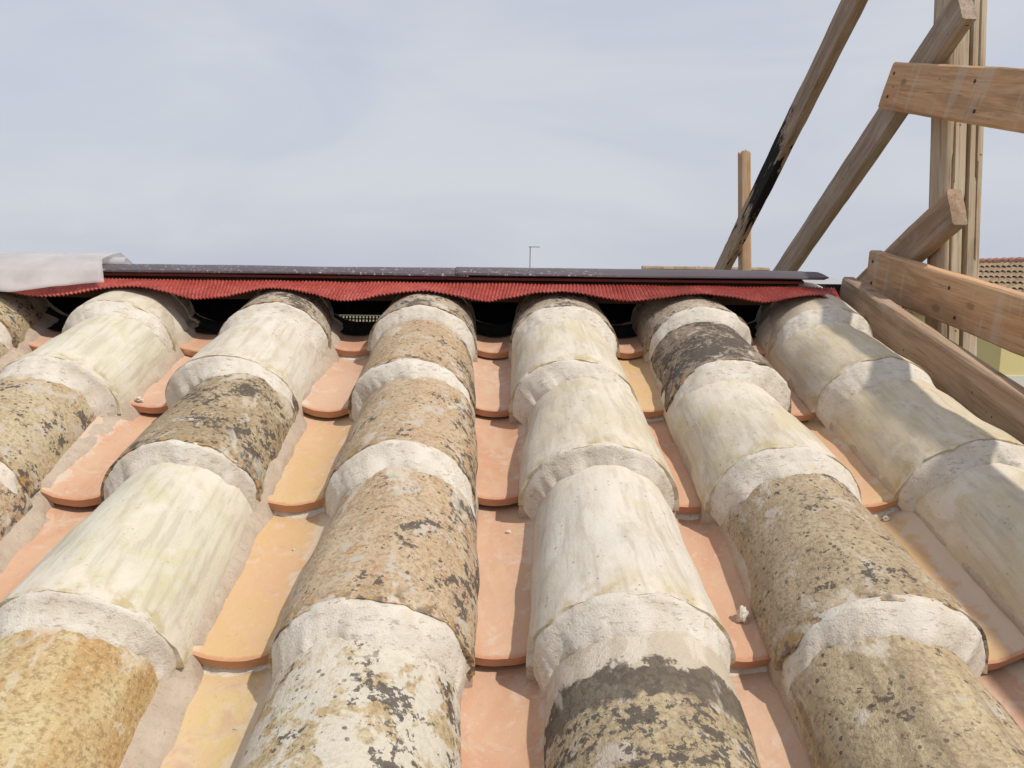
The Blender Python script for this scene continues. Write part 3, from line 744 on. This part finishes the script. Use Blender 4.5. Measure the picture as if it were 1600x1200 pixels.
# split post and small post
def post(name, top, bot, wx, wy, mat, seed, label, crack=False, broken=False, x0=None):
    L = (top - bot).length; ns = max(30, int(L / 0.02)); vs = []; nc = 110 if crack else 44
    dense = []                                     # squared log section, resampled at equal steps
    for i in range(3000):
        a = 2 * math.pi * i / 3000; ca, sa = math.cos(a), math.sin(a); pw = 0.42
        dense.append((wx / 2 * math.copysign(abs(ca) ** pw, ca), wy / 2 * math.copysign(abs(sa) ** pw, sa)))
    acc = [0.0]
    for i in range(3000): acc.append(acc[-1] + math.dist(dense[i], dense[(i + 1) % 3000]))
    sec, j = [], 0
    for i in range(nc):
        t_ = acc[-1] * i / nc
        while acc[j + 1] < t_: j += 1
        sec.append(dense[j])
    for k in range(ns + 1):
        f = k / ns; z = L * f
        for (x, y) in sec:
            ca, sa = x / wx * 2, y / wy * 2
            r = 1 + 0.05 * fr(ca * .5 + seed, sa * .5, z * 0.35, 3, 3) + 0.02 * fr(ca + seed, sa, z * 0.5, 9, 3)
            if crack and y < 0:
                x0 = 0.003 + 0.005 * fr(z, seed, 0, 2.0, 3)
                if abs(x - x0) < 0.0030 + 0.0012 * fr(z, seed + 3, 0, 3.0, 2): y = y * 0.25
                for (xx0, zz0) in ((-0.022, 0.2), (0.020, 0.7)):
                    if abs(x - xx0 - 0.004 * fr(z, xx0 * 90, 0, 2.5, 2)) < 0.0013 and fr(z, xx0 * 50, 0, 1.6, 2) > 0.05: y = y * 0.78
            zz = z
            if broken and k >= ns - 1: zz += fr(x * 60 + seed, y * 60, 0, 1.0, 3) * 0.022 - 0.01 * (k == ns)
            vs.append((zz, x * r, y * r))
    fs = []
    for k in range(ns):
        for i in range(nc): fs.append((k * nc + i, (k + 1) * nc + i, (k + 1) * nc + (i + 1) % nc, k * nc + (i + 1) % nc))
    fs.append(tuple(range(nc))); fs.append(tuple(ns * nc + i for i in range(nc))[::-1])
    o = mesh_obj(name, vs, fs, mat, scaf, True)
    ax = (top - bot).normalized(); xd = Vector((1, 0, 0)); xd = (xd - ax * xd.dot(ax)).normalized(); yd = ax.cross(xd)
    mw = Matrix(((ax.x, xd.x, yd.x, bot.x), (ax.y, xd.y, yd.y, bot.y), (ax.z, xd.z, yd.z, bot.z), (0, 0, 0, 1)))
    o.matrix_basis = Matrix.Translation(-scaf.location) @ mw
    sharp_by_angle(o, 50); o['label'] = label
    return o
xc = XPOST + 0.040
a_ = at_x(1499, 60, xc); b_ = at_x(1489, 420, xc); dr = (a_ - b_).normalized()
top = a_ + dr * 0.35; bot = b_ - dr * ((b_.z - GZ + 0.05) / dr.z)
post('post', top, bot, 0.076, 0.062, W_POST, 2.0, 'tall pale split log post', crack=True)
xc2 = XPOST + 0.022
a_ = at_x(1163, 236, xc2); b_ = at_x(1163.5, 410, xc2); dr = (a_ - b_).normalized()
post('post', a_, b_ - dr * ((b_.z - GZ + 0.05) / dr.z), 0.036, 0.040, W_SMALL, 6.0, 'short slim post with broken top', broken=True)

# nail heads where the rails cross the post and the braces
NAIL = plain('rusty_nail', (0.05, 0.035, 0.028), 0.6, 0.5, 0.3, 60)
for rail in [o for o in scaf.children if o.name.startswith('rail')]:
    mi = rail.matrix_basis.inverted()
    nm = None
    for (du, dv) in ((0.020, 0.022), (0.026, -0.020), (0.30, 0.020), (0.33, -0.024)):
        k = 10; vs = [(0, 0, 0.0022)] + [(0.0030 * math.cos(2 * math.pi * i / k), 0.0030 * math.sin(2 * math.pi * i / k), 0.0014) for i in range(k)] + [(0.0030 * math.cos(2 * math.pi * i / k), 0.0030 * math.sin(2 * math.pi * i / k), -0.002) for i in range(k)]
        fs = [(0, 1 + i, 1 + (i + 1) % k) for i in range(k)] + [(1 + i, 1 + k + i, 1 + k + (i + 1) % k, 1 + (i + 1) % k) for i in range(k)]
        # the visible left face is the one whose outward normal points to -x
        td = rail.matrix_basis.to_3x3() @ Vector((0, 0, 1)); sg = 1 if td.x < 0 else -1
        if nm is None: nm = mesh_obj('nail', vs, fs, NAIL, rail, True); o = nm
        else: o = nm.copy(); COL.objects.link(o); o.parent = rail
        o.location = (du, dv, sg * 0.0127); o.rotation_euler = (0 if sg > 0 else math.pi, 0, 0)

# ------------------------------------------------------------------ plastic sheet over the ridge
pm = M('milky_plastic', 0.35, 0.4); v = pm.coord()
tr = pm.n('ShaderNodeBsdfTranslucent'); tr.inputs['Color'].default_value = (0.90, 0.88, 0.87, 1)
tp = pm.n('ShaderNodeBsdfTransparent'); tp.inputs['Color'].default_value = (0.9, 0.9, 0.92, 1)
m1 = pm.n('ShaderNodeMixShader'); m1.inputs[0].default_value = 0.40
m2 = pm.n('ShaderNodeMixShader'); pm.put(m2.inputs[0], pm.step(pm.noise(v, 9, 4), 0.3, 0.7, 0.34, 0.56))
pm.done((0.86, 0.84, 0.83), pm.bump(pm.noise(v, 25, 4), 0.3, 0.006))
pm.t.links.new(pm.b.outputs[0], m1.inputs[1]); pm.t.links.new(tr.outputs[0], m1.inputs[2])
pm.t.links.new(m1.outputs[0], m2.inputs[1]); pm.t.links.new(tp.outputs[0], m2.inputs[2])
pm.t.links.new(m2.outputs[0], [n for n in pm.t.nodes if n.type == 'OUTPUT_MATERIAL'][0].inputs[0])
PLASTIC = pm.m
psheet = empty('plastic_sheet', P(-0.95, S_APEX, 0.05))
tag(psheet, 'milky translucent plastic sheet draped over the end of the dark ridge cap', 'plastic sheet')
vs = []; nxp, nyp = 70, 30
RX1 = -0.675
def sheet_profile(q, x):
    if q < 0.40:                          # back fall
        f = q / 0.40; p = PB(x, 0.30 * (1 - f), 0.018 + 0.011 * f)
    elif q < 0.55:                        # over the roll
        f = (q - 0.40) / 0.15; p = PB(x, 0, 0.029).lerp(P(x, S_APEX - 0.05, 0.030), f) + UPV * 0.004 * math.sin(math.pi * f)
    else:                                 # front fall, hanging off the cap on to the flange
        f = (q - 0.55) / 0.45
        p = P(x, S_APEX - 0.05, 0.030).lerp(P(x, 1.300, 0.002), f) + NV * 0.010 * math.sin(math.pi * f) * (1 - 0.3 * f)
    return p
for i in range(nxp + 1):
    x = -1.52 + (RX1 + 1.52) * i / nxp
    for k in range(nyp + 1):
        q = k / nyp
        p = sheet_profile(q, x)
        f = max(0.0, (q - 0.55) / 0.45)
        wav = 0.010 * math.sin((x + 0.885) * 22) + 0.008 * fr(x, 1, 0, 6, 3)
        p = p - DV * wav * f - NV * 0.5 * wav * f
        p = p + NV * (0.0035 * fr(x, q * 0.6, 2.0, 11, 3) + 0.0012 * abs(fr(x * 1.0 + q * 0.3, q * 0.25, 5.0, 34, 3)))
        xx = x + 0.022 * f * (i / nxp) ** 2
        vs.append((xx - psheet.location.x, p.y - psheet.location.y, p.z - psheet.location.z))
o = mesh_obj('sheet', vs, grid_faces(nxp + 1, nyp + 1, flip=True), PLASTIC, psheet, True)
md = o.modifiers.new('solid', 'SOLIDIFY'); md.thickness = 0.0005
vs = []; nc = 20; nl = 30
for i in range(nl + 1):
    x = -1.5 + (1.5 - 0.655) * i / nl
    for k in range(nc):
        a = 2 * math.pi * k / nc; r = 0.0100 + 0.0012 * fr(x, math.cos(a), math.sin(a), 9, 2)
        p = apex + Vector((0, 0, 0.018 + r * math.sin(a))) + Vector((0, -0.010 + r * math.cos(a), 0))
        vs.append((x - psheet.location.x, p.y - psheet.location.y, p.z - psheet.location.z))
fs = []
for i in range(nl):
    for k in range(nc): fs.append((i * nc + k, i * nc + (k + 1) % nc, (i + 1) * nc + (k + 1) % nc, (i + 1) * nc + k))
mesh_obj('roll', vs, fs, PLASTIC, psheet, True)

# ------------------------------------------------------------------ mortar crumbs on the channels
def crumb(u, v, size, c, label, seed, n_off=0.0, flat=0.7):
    # walk down the pixel ray until it meets the channel surface
    r = ray(u, v); best = None; xm = chan_x(c)
    for i in range(4000):
        p = CAM + r * (0.3 + i * 0.0004); q = p - ORG
        x, s, n = q.x, q.dot(DV), q.dot(NV)
        if n < chan_n(xm, x, s, lips[c]): best = (x, s, chan_n(xm, x, s, lips[c])); break
    if not best: return
    x, s, n = best; vs, fs = [], []
    nu, nv = 14, 9
    for k in range(nv + 1):
        th_ = math.pi * k / nv
        for i in range(nu):
            a = 2 * math.pi * i / nu
            d = Vector((math.sin(th_) * math.cos(a), math.sin(th_) * math.sin(a), math.cos(th_)))
            rr = size * (0.75 + 0.55 * noise.noise(d * 1.5 + Vector((seed, 0, 0))) + 0.2 * noise.noise(d * 4 + Vector((0, seed, 0))))
            vs.append((d.x * rr, d.y * rr, d.z * rr * flat))
    for k in range(nv):
        for i in range(nu): fs.append((k * nu + i, k * nu + (i + 1) % nu, (k + 1) * nu + (i + 1) % nu, (k + 1) * nu + i)[::-1])
    o = mesh_obj('mortar_crumb', vs, fs, MAT['mortar'], None, False, None, P(x, s, n + size * flat * 0.45), (TH, 0, seed))
    tag(o, label, 'mortar crumb', 'loose mortar crumbs')
crumb(1160, 968, 0.0085, 6, 'chunky white mortar lump, the largest, standing on the lip of a channel tile', 3.0, flat=1.3)
crumb(1384, 812, 0.0055, 7, 'small pinkish mortar lump in the shaded channel beside the last tile row', 5.0)
crumb(795, 832, 0.0035, 5, 'tiny pale mortar crumb lying in the middle of the straight salmon channel', 7.0)
crumb(222, 645, 0.0070, 3, 'rounded mortar blob against a channel lip between two cream tile rows', 9.0)
crumb(368, 1139, 0.0024, 4, 'tiny white mortar speck on the yellow channel tile', 11.0)
crumb(459, 860, 0.0022, 4, 'tiny white mortar speck on the ochre channel tile', 13.0)

# ------------------------------------------------------------------ neighbouring houses
def roof_tile_mat(name, c1, c2):
    m = M(name, 0.9, 0.15); v = m.coord(); col = m.mix(m.step(m.noise(v, 2.2, 6, 0.7), 0.35, 0.65), c1, c2)
    col = m.mix(m.math('MULTIPLY', m.step(m.noise(v, 9, 4), 0.58, 0.66), 0.6), col, (0.10, 0.075, 0.055)); return m.done(col, m.bump(m.noise(v, 40, 3), 0.3, 0.01))
RT = roof_tile_mat('old_roof_tile', (0.26, 0.19, 0.125), (0.38, 0.28, 0.18))
RT2 = roof_tile_mat('grey_brown_roof_tile', (0.22, 0.18, 0.14), (0.30, 0.25, 0.20))
RIDGE_RED = plain('salmon_ridge_tile', (0.50, 0.24, 0.17), 0.85, 0.2, 0.2, 4)
YEL = plain('yellow_render', (0.64, 0.555, 0.28), 0.9, 0.1, 0.08, 1.2)
WHT = plain('white_render', (0.62, 0.60, 0.55), 0.9, 0.1, 0.08, 1.2)
WIN = plain('dark_shutter', (0.055, 0.040, 0.028), 0.5, 0.4, 0.2, 5)
STONE = plain('pale_sill', (0.5, 0.46, 0.4), 0.9, 0.1, 0.1, 5)

def tile_slope(name, e0, e1, r0, parent, mat, pitch=0.24, course=0.34, limit=None):
    """corrugated slope from eave line e0-e1 up to the ridge over e0 (r0): each column of barrel tiles is one part"""
    along = (e1 - e0); L = along.length; along.normalize(); upv = (r0 - e0); S = upv.length; upv.normalize()
    nrm = along.cross(upv).normalized()
    if nrm.z < 0: nrm = -nrm
    nj = int(S / course) + 1
    vs, fs = [], []
    k = 8
    for j in range(nj):
        s0 = j * course; s1 = min(S, s0 + course + 0.02)
        for q, (s, lift) in enumerate(((s0, 0.045), (s1, 0.0))):
            for i in range(k + 1):
                a = math.pi * i / k
                vs.append(along * (-math.cos(a) * 0.10) + upv * s + nrm * (lift + 0.075 * math.sin(a)))
        b = j * 2 * (k + 1)
        for i in range(k): fs.append((b + i, b + i + 1, b + k + 1 + i + 1, b + k + 1 + i))
    base = None; n = int(L / pitch)
    for c in range(n):
        if base is None:
            base = mesh_obj(name, vs, fs, mat, parent, True); o = base
        else:
            o = base.copy(); COL.objects.link(o); o.parent = parent
        o.location = e0 + along * (pitch * (c + 0.5)) - parent.location + nrm * random.uniform(-0.008, 0.008)
    return nrm

# yellow house: ridge runs away from the camera, its left wall is in shade
xw = 12.0
yc = at_x(1567, 520, xw).y; eave_z = at_x(1407, 476, xw).z
rid = at_x(1560, 411, xw + 2.6)
yf = yc + 7.0
yh = empty('yellow_house', (xw, yc, GZ))
tag(yh, 'yellow rendered house with brown barrel tile roof and salmon ridge behind the guard rail', 'house')
W2 = 5.2; rz = rid.z
pl = yh.location
hz = at_x(1567, 588, xw).z
def loc(x, y, z): return (x - pl.x, y - pl.y, z - pl.z)
wp = [(xw, eave_z - 0.02), (xw + W2 / 2, rz - 0.10), (xw + W2, eave_z - 0.02)]
vs = [loc(xw, yc, hz), loc(wp[0][0], yc, wp[0][1]), loc(wp[1][0], yc, wp[1][1]), loc(wp[2][0], yc, wp[2][1]), loc(xw + W2, yc, hz)]
vs += [(a, b + 7.0, c) for a, b, c in vs]
fs = [(4, 3, 2, 1, 0), (5, 6, 7, 8, 9), (0, 1, 6, 5), (3, 4, 9, 8), (1, 2, 7, 6), (2, 3, 8, 7)]
mesh_obj('wall', vs, fs, YEL, yh, False)
vs = [loc(xw - 0.03, yc - 0.03, GZ), loc(xw + W2 + 0.03, yc - 0.03, GZ), loc(xw + W2 + 0.03, yf + 0.03, GZ), loc(xw - 0.03, yf + 0.03, GZ)]
vs += [(a, b, c + hz) for a, b, c in vs]
mesh_obj('plinth', vs, BF, WHT, yh, False)
# roof slabs and tile columns
ov = 0.25; slope = (rz - eave_z) / (W2 / 2)
for sd in (-1, 1):
    xe = xw - ov if sd < 0 else xw + W2 + ov
    e0 = Vector((xe, yc - 0.15, eave_z - slope * ov)); e1 = Vector((xe, yf + 0.15, eave_z - slope * ov)); r0 = Vector((xw + W2 / 2, yc - 0.15, rz)); r1 = Vector((xw + W2 / 2, yf + 0.15, rz))
    vs = [p - pl for p in (e0, e1, r1, r0)] + [p - pl - UPV * 0.08 for p in (e0, e1, r1, r0)]
    mesh_obj('roof', vs, [q if sd > 0 else q[::-1] for q in ((0, 1, 2, 3), (7, 6, 5, 4), (0, 4, 5, 1), (1, 5, 6, 2), (2, 6, 7, 3), (3, 7, 4, 0))], RT, yh, False)
    if sd < 0: tile_slope('roof_tile_row', e0, e1, r0, yh, RT)
nrt = 22
rr_ = None
for i in range(nrt):
    if rr_ is None:
        vs = []; k = 10
        for yy, g_ in ((0, 0.13), (0.36, 0.115)):
            for a in range(k + 1): vs.append((-math.cos(math.pi * a / k) * g_, yy, math.sin(math.pi * a / k) * g_))
        rr_ = mesh_obj('ridge_tile', vs, grid_faces(2, k + 1, flip=True), RIDGE_RED, yh, True); o = rr_
    else:
        o = rr_.copy(); COL.objects.link(o); o.parent = yh
    o.location = Vector((xw + W2 / 2, yc - 0.15 + i * 0.335, rz + 0.02)) - pl
# window on the shaded wall, seen below the middle rail
wa = at_x(1447, 494, xw); wb = at_x(1464, 520, xw)
yA, yB = sorted((wa.y, wb.y)); zt = wa.z + 0.15; zb = zt - 1.3
wi = boxes_obj('window', [(-0.02, 0.05, yA - pl.y, yB - pl.y, zb - pl.z, zt - pl.z)], WIN, yh)
boxes_obj('sill', [(-0.08, 0.0, yA - pl.y - 0.08, yB - pl.y + 0.08, zb - pl.z - 0.07, zb - pl.z - 0.002)], STONE, wi)

# far house beyond the ridge, with the aerial on its lower wing
dep = 30.0
l0 = at_depth(1003, 421, dep); l1 = at_depth(1204, 421, dep)
fh = empty('far_house', (l0.x, l0.y, GZ)); pl2 = fh.location.copy()
tag(fh, 'far low house whose tiled ridge just clears the dark ridge cap behind the small post', 'house')
wdt = l1.x - l0.x
def gable(parent, x0, x1, y0, y1, zr, ze, mw, mr, o_=0.2):
    ym = (y0 + y1) / 2
    vs = [(x0, y0, 0), (x1, y0, 0), (x1, y1, 0), (x0, y1, 0), (x0, y0, ze), (x1, y0, ze), (x1, y1, ze), (x0, y1, ze), (x0, ym, zr - 0.08), (x1, ym, zr - 0.08)]
    mesh_obj('wall', vs, [(0, 1, 5, 4), (2, 3, 7, 6), (0, 4, 8, 7, 3), (1, 2, 6, 9, 5)], mw, parent, False)
    sl_ = (zr - ze) / (ym - y0); zz = ze - sl_ * o_
    vs = [(x0 - o_, y0 - o_, zz), (x1 + o_, y0 - o_, zz), (x1 + o_, ym, zr), (x0 - o_, ym, zr), (x0 - o_, y1 + o_, zz), (x1 + o_, y1 + o_, zz)]
    vs += [(a, b, c - 0.10) for a, b, c in vs]
    return mesh_obj('roof', vs, [(0, 1, 2, 3), (3, 2, 5, 4), (6, 9, 8, 7), (9, 10, 11, 8), (0, 6, 7, 1), (4, 5, 11, 10), (0, 3, 9, 6), (3, 4, 10, 9), (1, 7, 8, 2), (2, 8, 11, 5)], mr, parent, False)
gable(fh, 0.2, wdt - 0.2, -2.4, 2.4, l0.z + 0.05, l0.z - 0.8, WHT, RT2)
fr_ = None
for i in range(int(wdt / 0.4)):
    if fr_ is None:
        vs = []; k = 8
        for xx, g_ in ((0, 0.11), (0.42, 0.10)):
            for a in range(k + 1): vs.append((xx, -math.cos(math.pi * a / k) * g_, math.sin(math.pi * a / k) * g_))
        fr_ = mesh_obj('ridge_tile', vs, grid_faces(2, k + 1), RT, fh, True); o = fr_
    else:
        o = fr_.copy(); COL.objects.link(o); o.parent = fh
    o.location = (i * 0.4, 0, l0.z + 0.03)
am = at_depth(828, 415, dep)
wing_x0 = am.x - pl2.x - 3.2
gable(fh, wing_x0, -0.02, -2.2, 2.2, am.z - 0.55, am.z - 1.3, WHT, RT2, 0.0)
AL = plain('aerial_metal', (0.16, 0.16, 0.17), 0.5, 0.5, 0.1, 4)
ae = empty('aerial', (am.x, am.y, am.z - 0.6))
tag(ae, 'thin television aerial on a mast rising beyond the ridge', 'aerial')
tz = at_depth(828, 386, dep).z - ae.location.z
boxes_obj('mast', [(-0.016, 0.016, -0.016, 0.016, 0, tz)], AL, ae)
boxes_obj('boom', [(-0.06, 0.36, -0.012, 0.012, tz - 0.012, tz + 0.012)], AL, ae)
for k in range(6):
    boxes_obj('element', [(-0.05 + k * 0.075, -0.042 + k * 0.075, -0.16 + 0.012 * k, 0.16 - 0.012 * k, tz + 0.0125, tz + 0.02)], AL, ae)
# small white building glimpsed between the ridge end and the toe board
dw = 60.0
a0 = at_depth(1272, 436, dw); a1 = at_depth(1330, 436, dw)
wb_ = empty('white_building', (a0.x, a0.y, GZ))
tag(wb_, 'distant white building glimpsed past the end of the ridge cap', 'building')
gable(wb_, 0, a1.x - a0.x, 0, 6, a0.z + 0.05, a0.z - 0.5, WHT, plain('grey_flat_roof', (0.36, 0.36, 0.37), 0.9, 0.1, 0.1, 1.0))
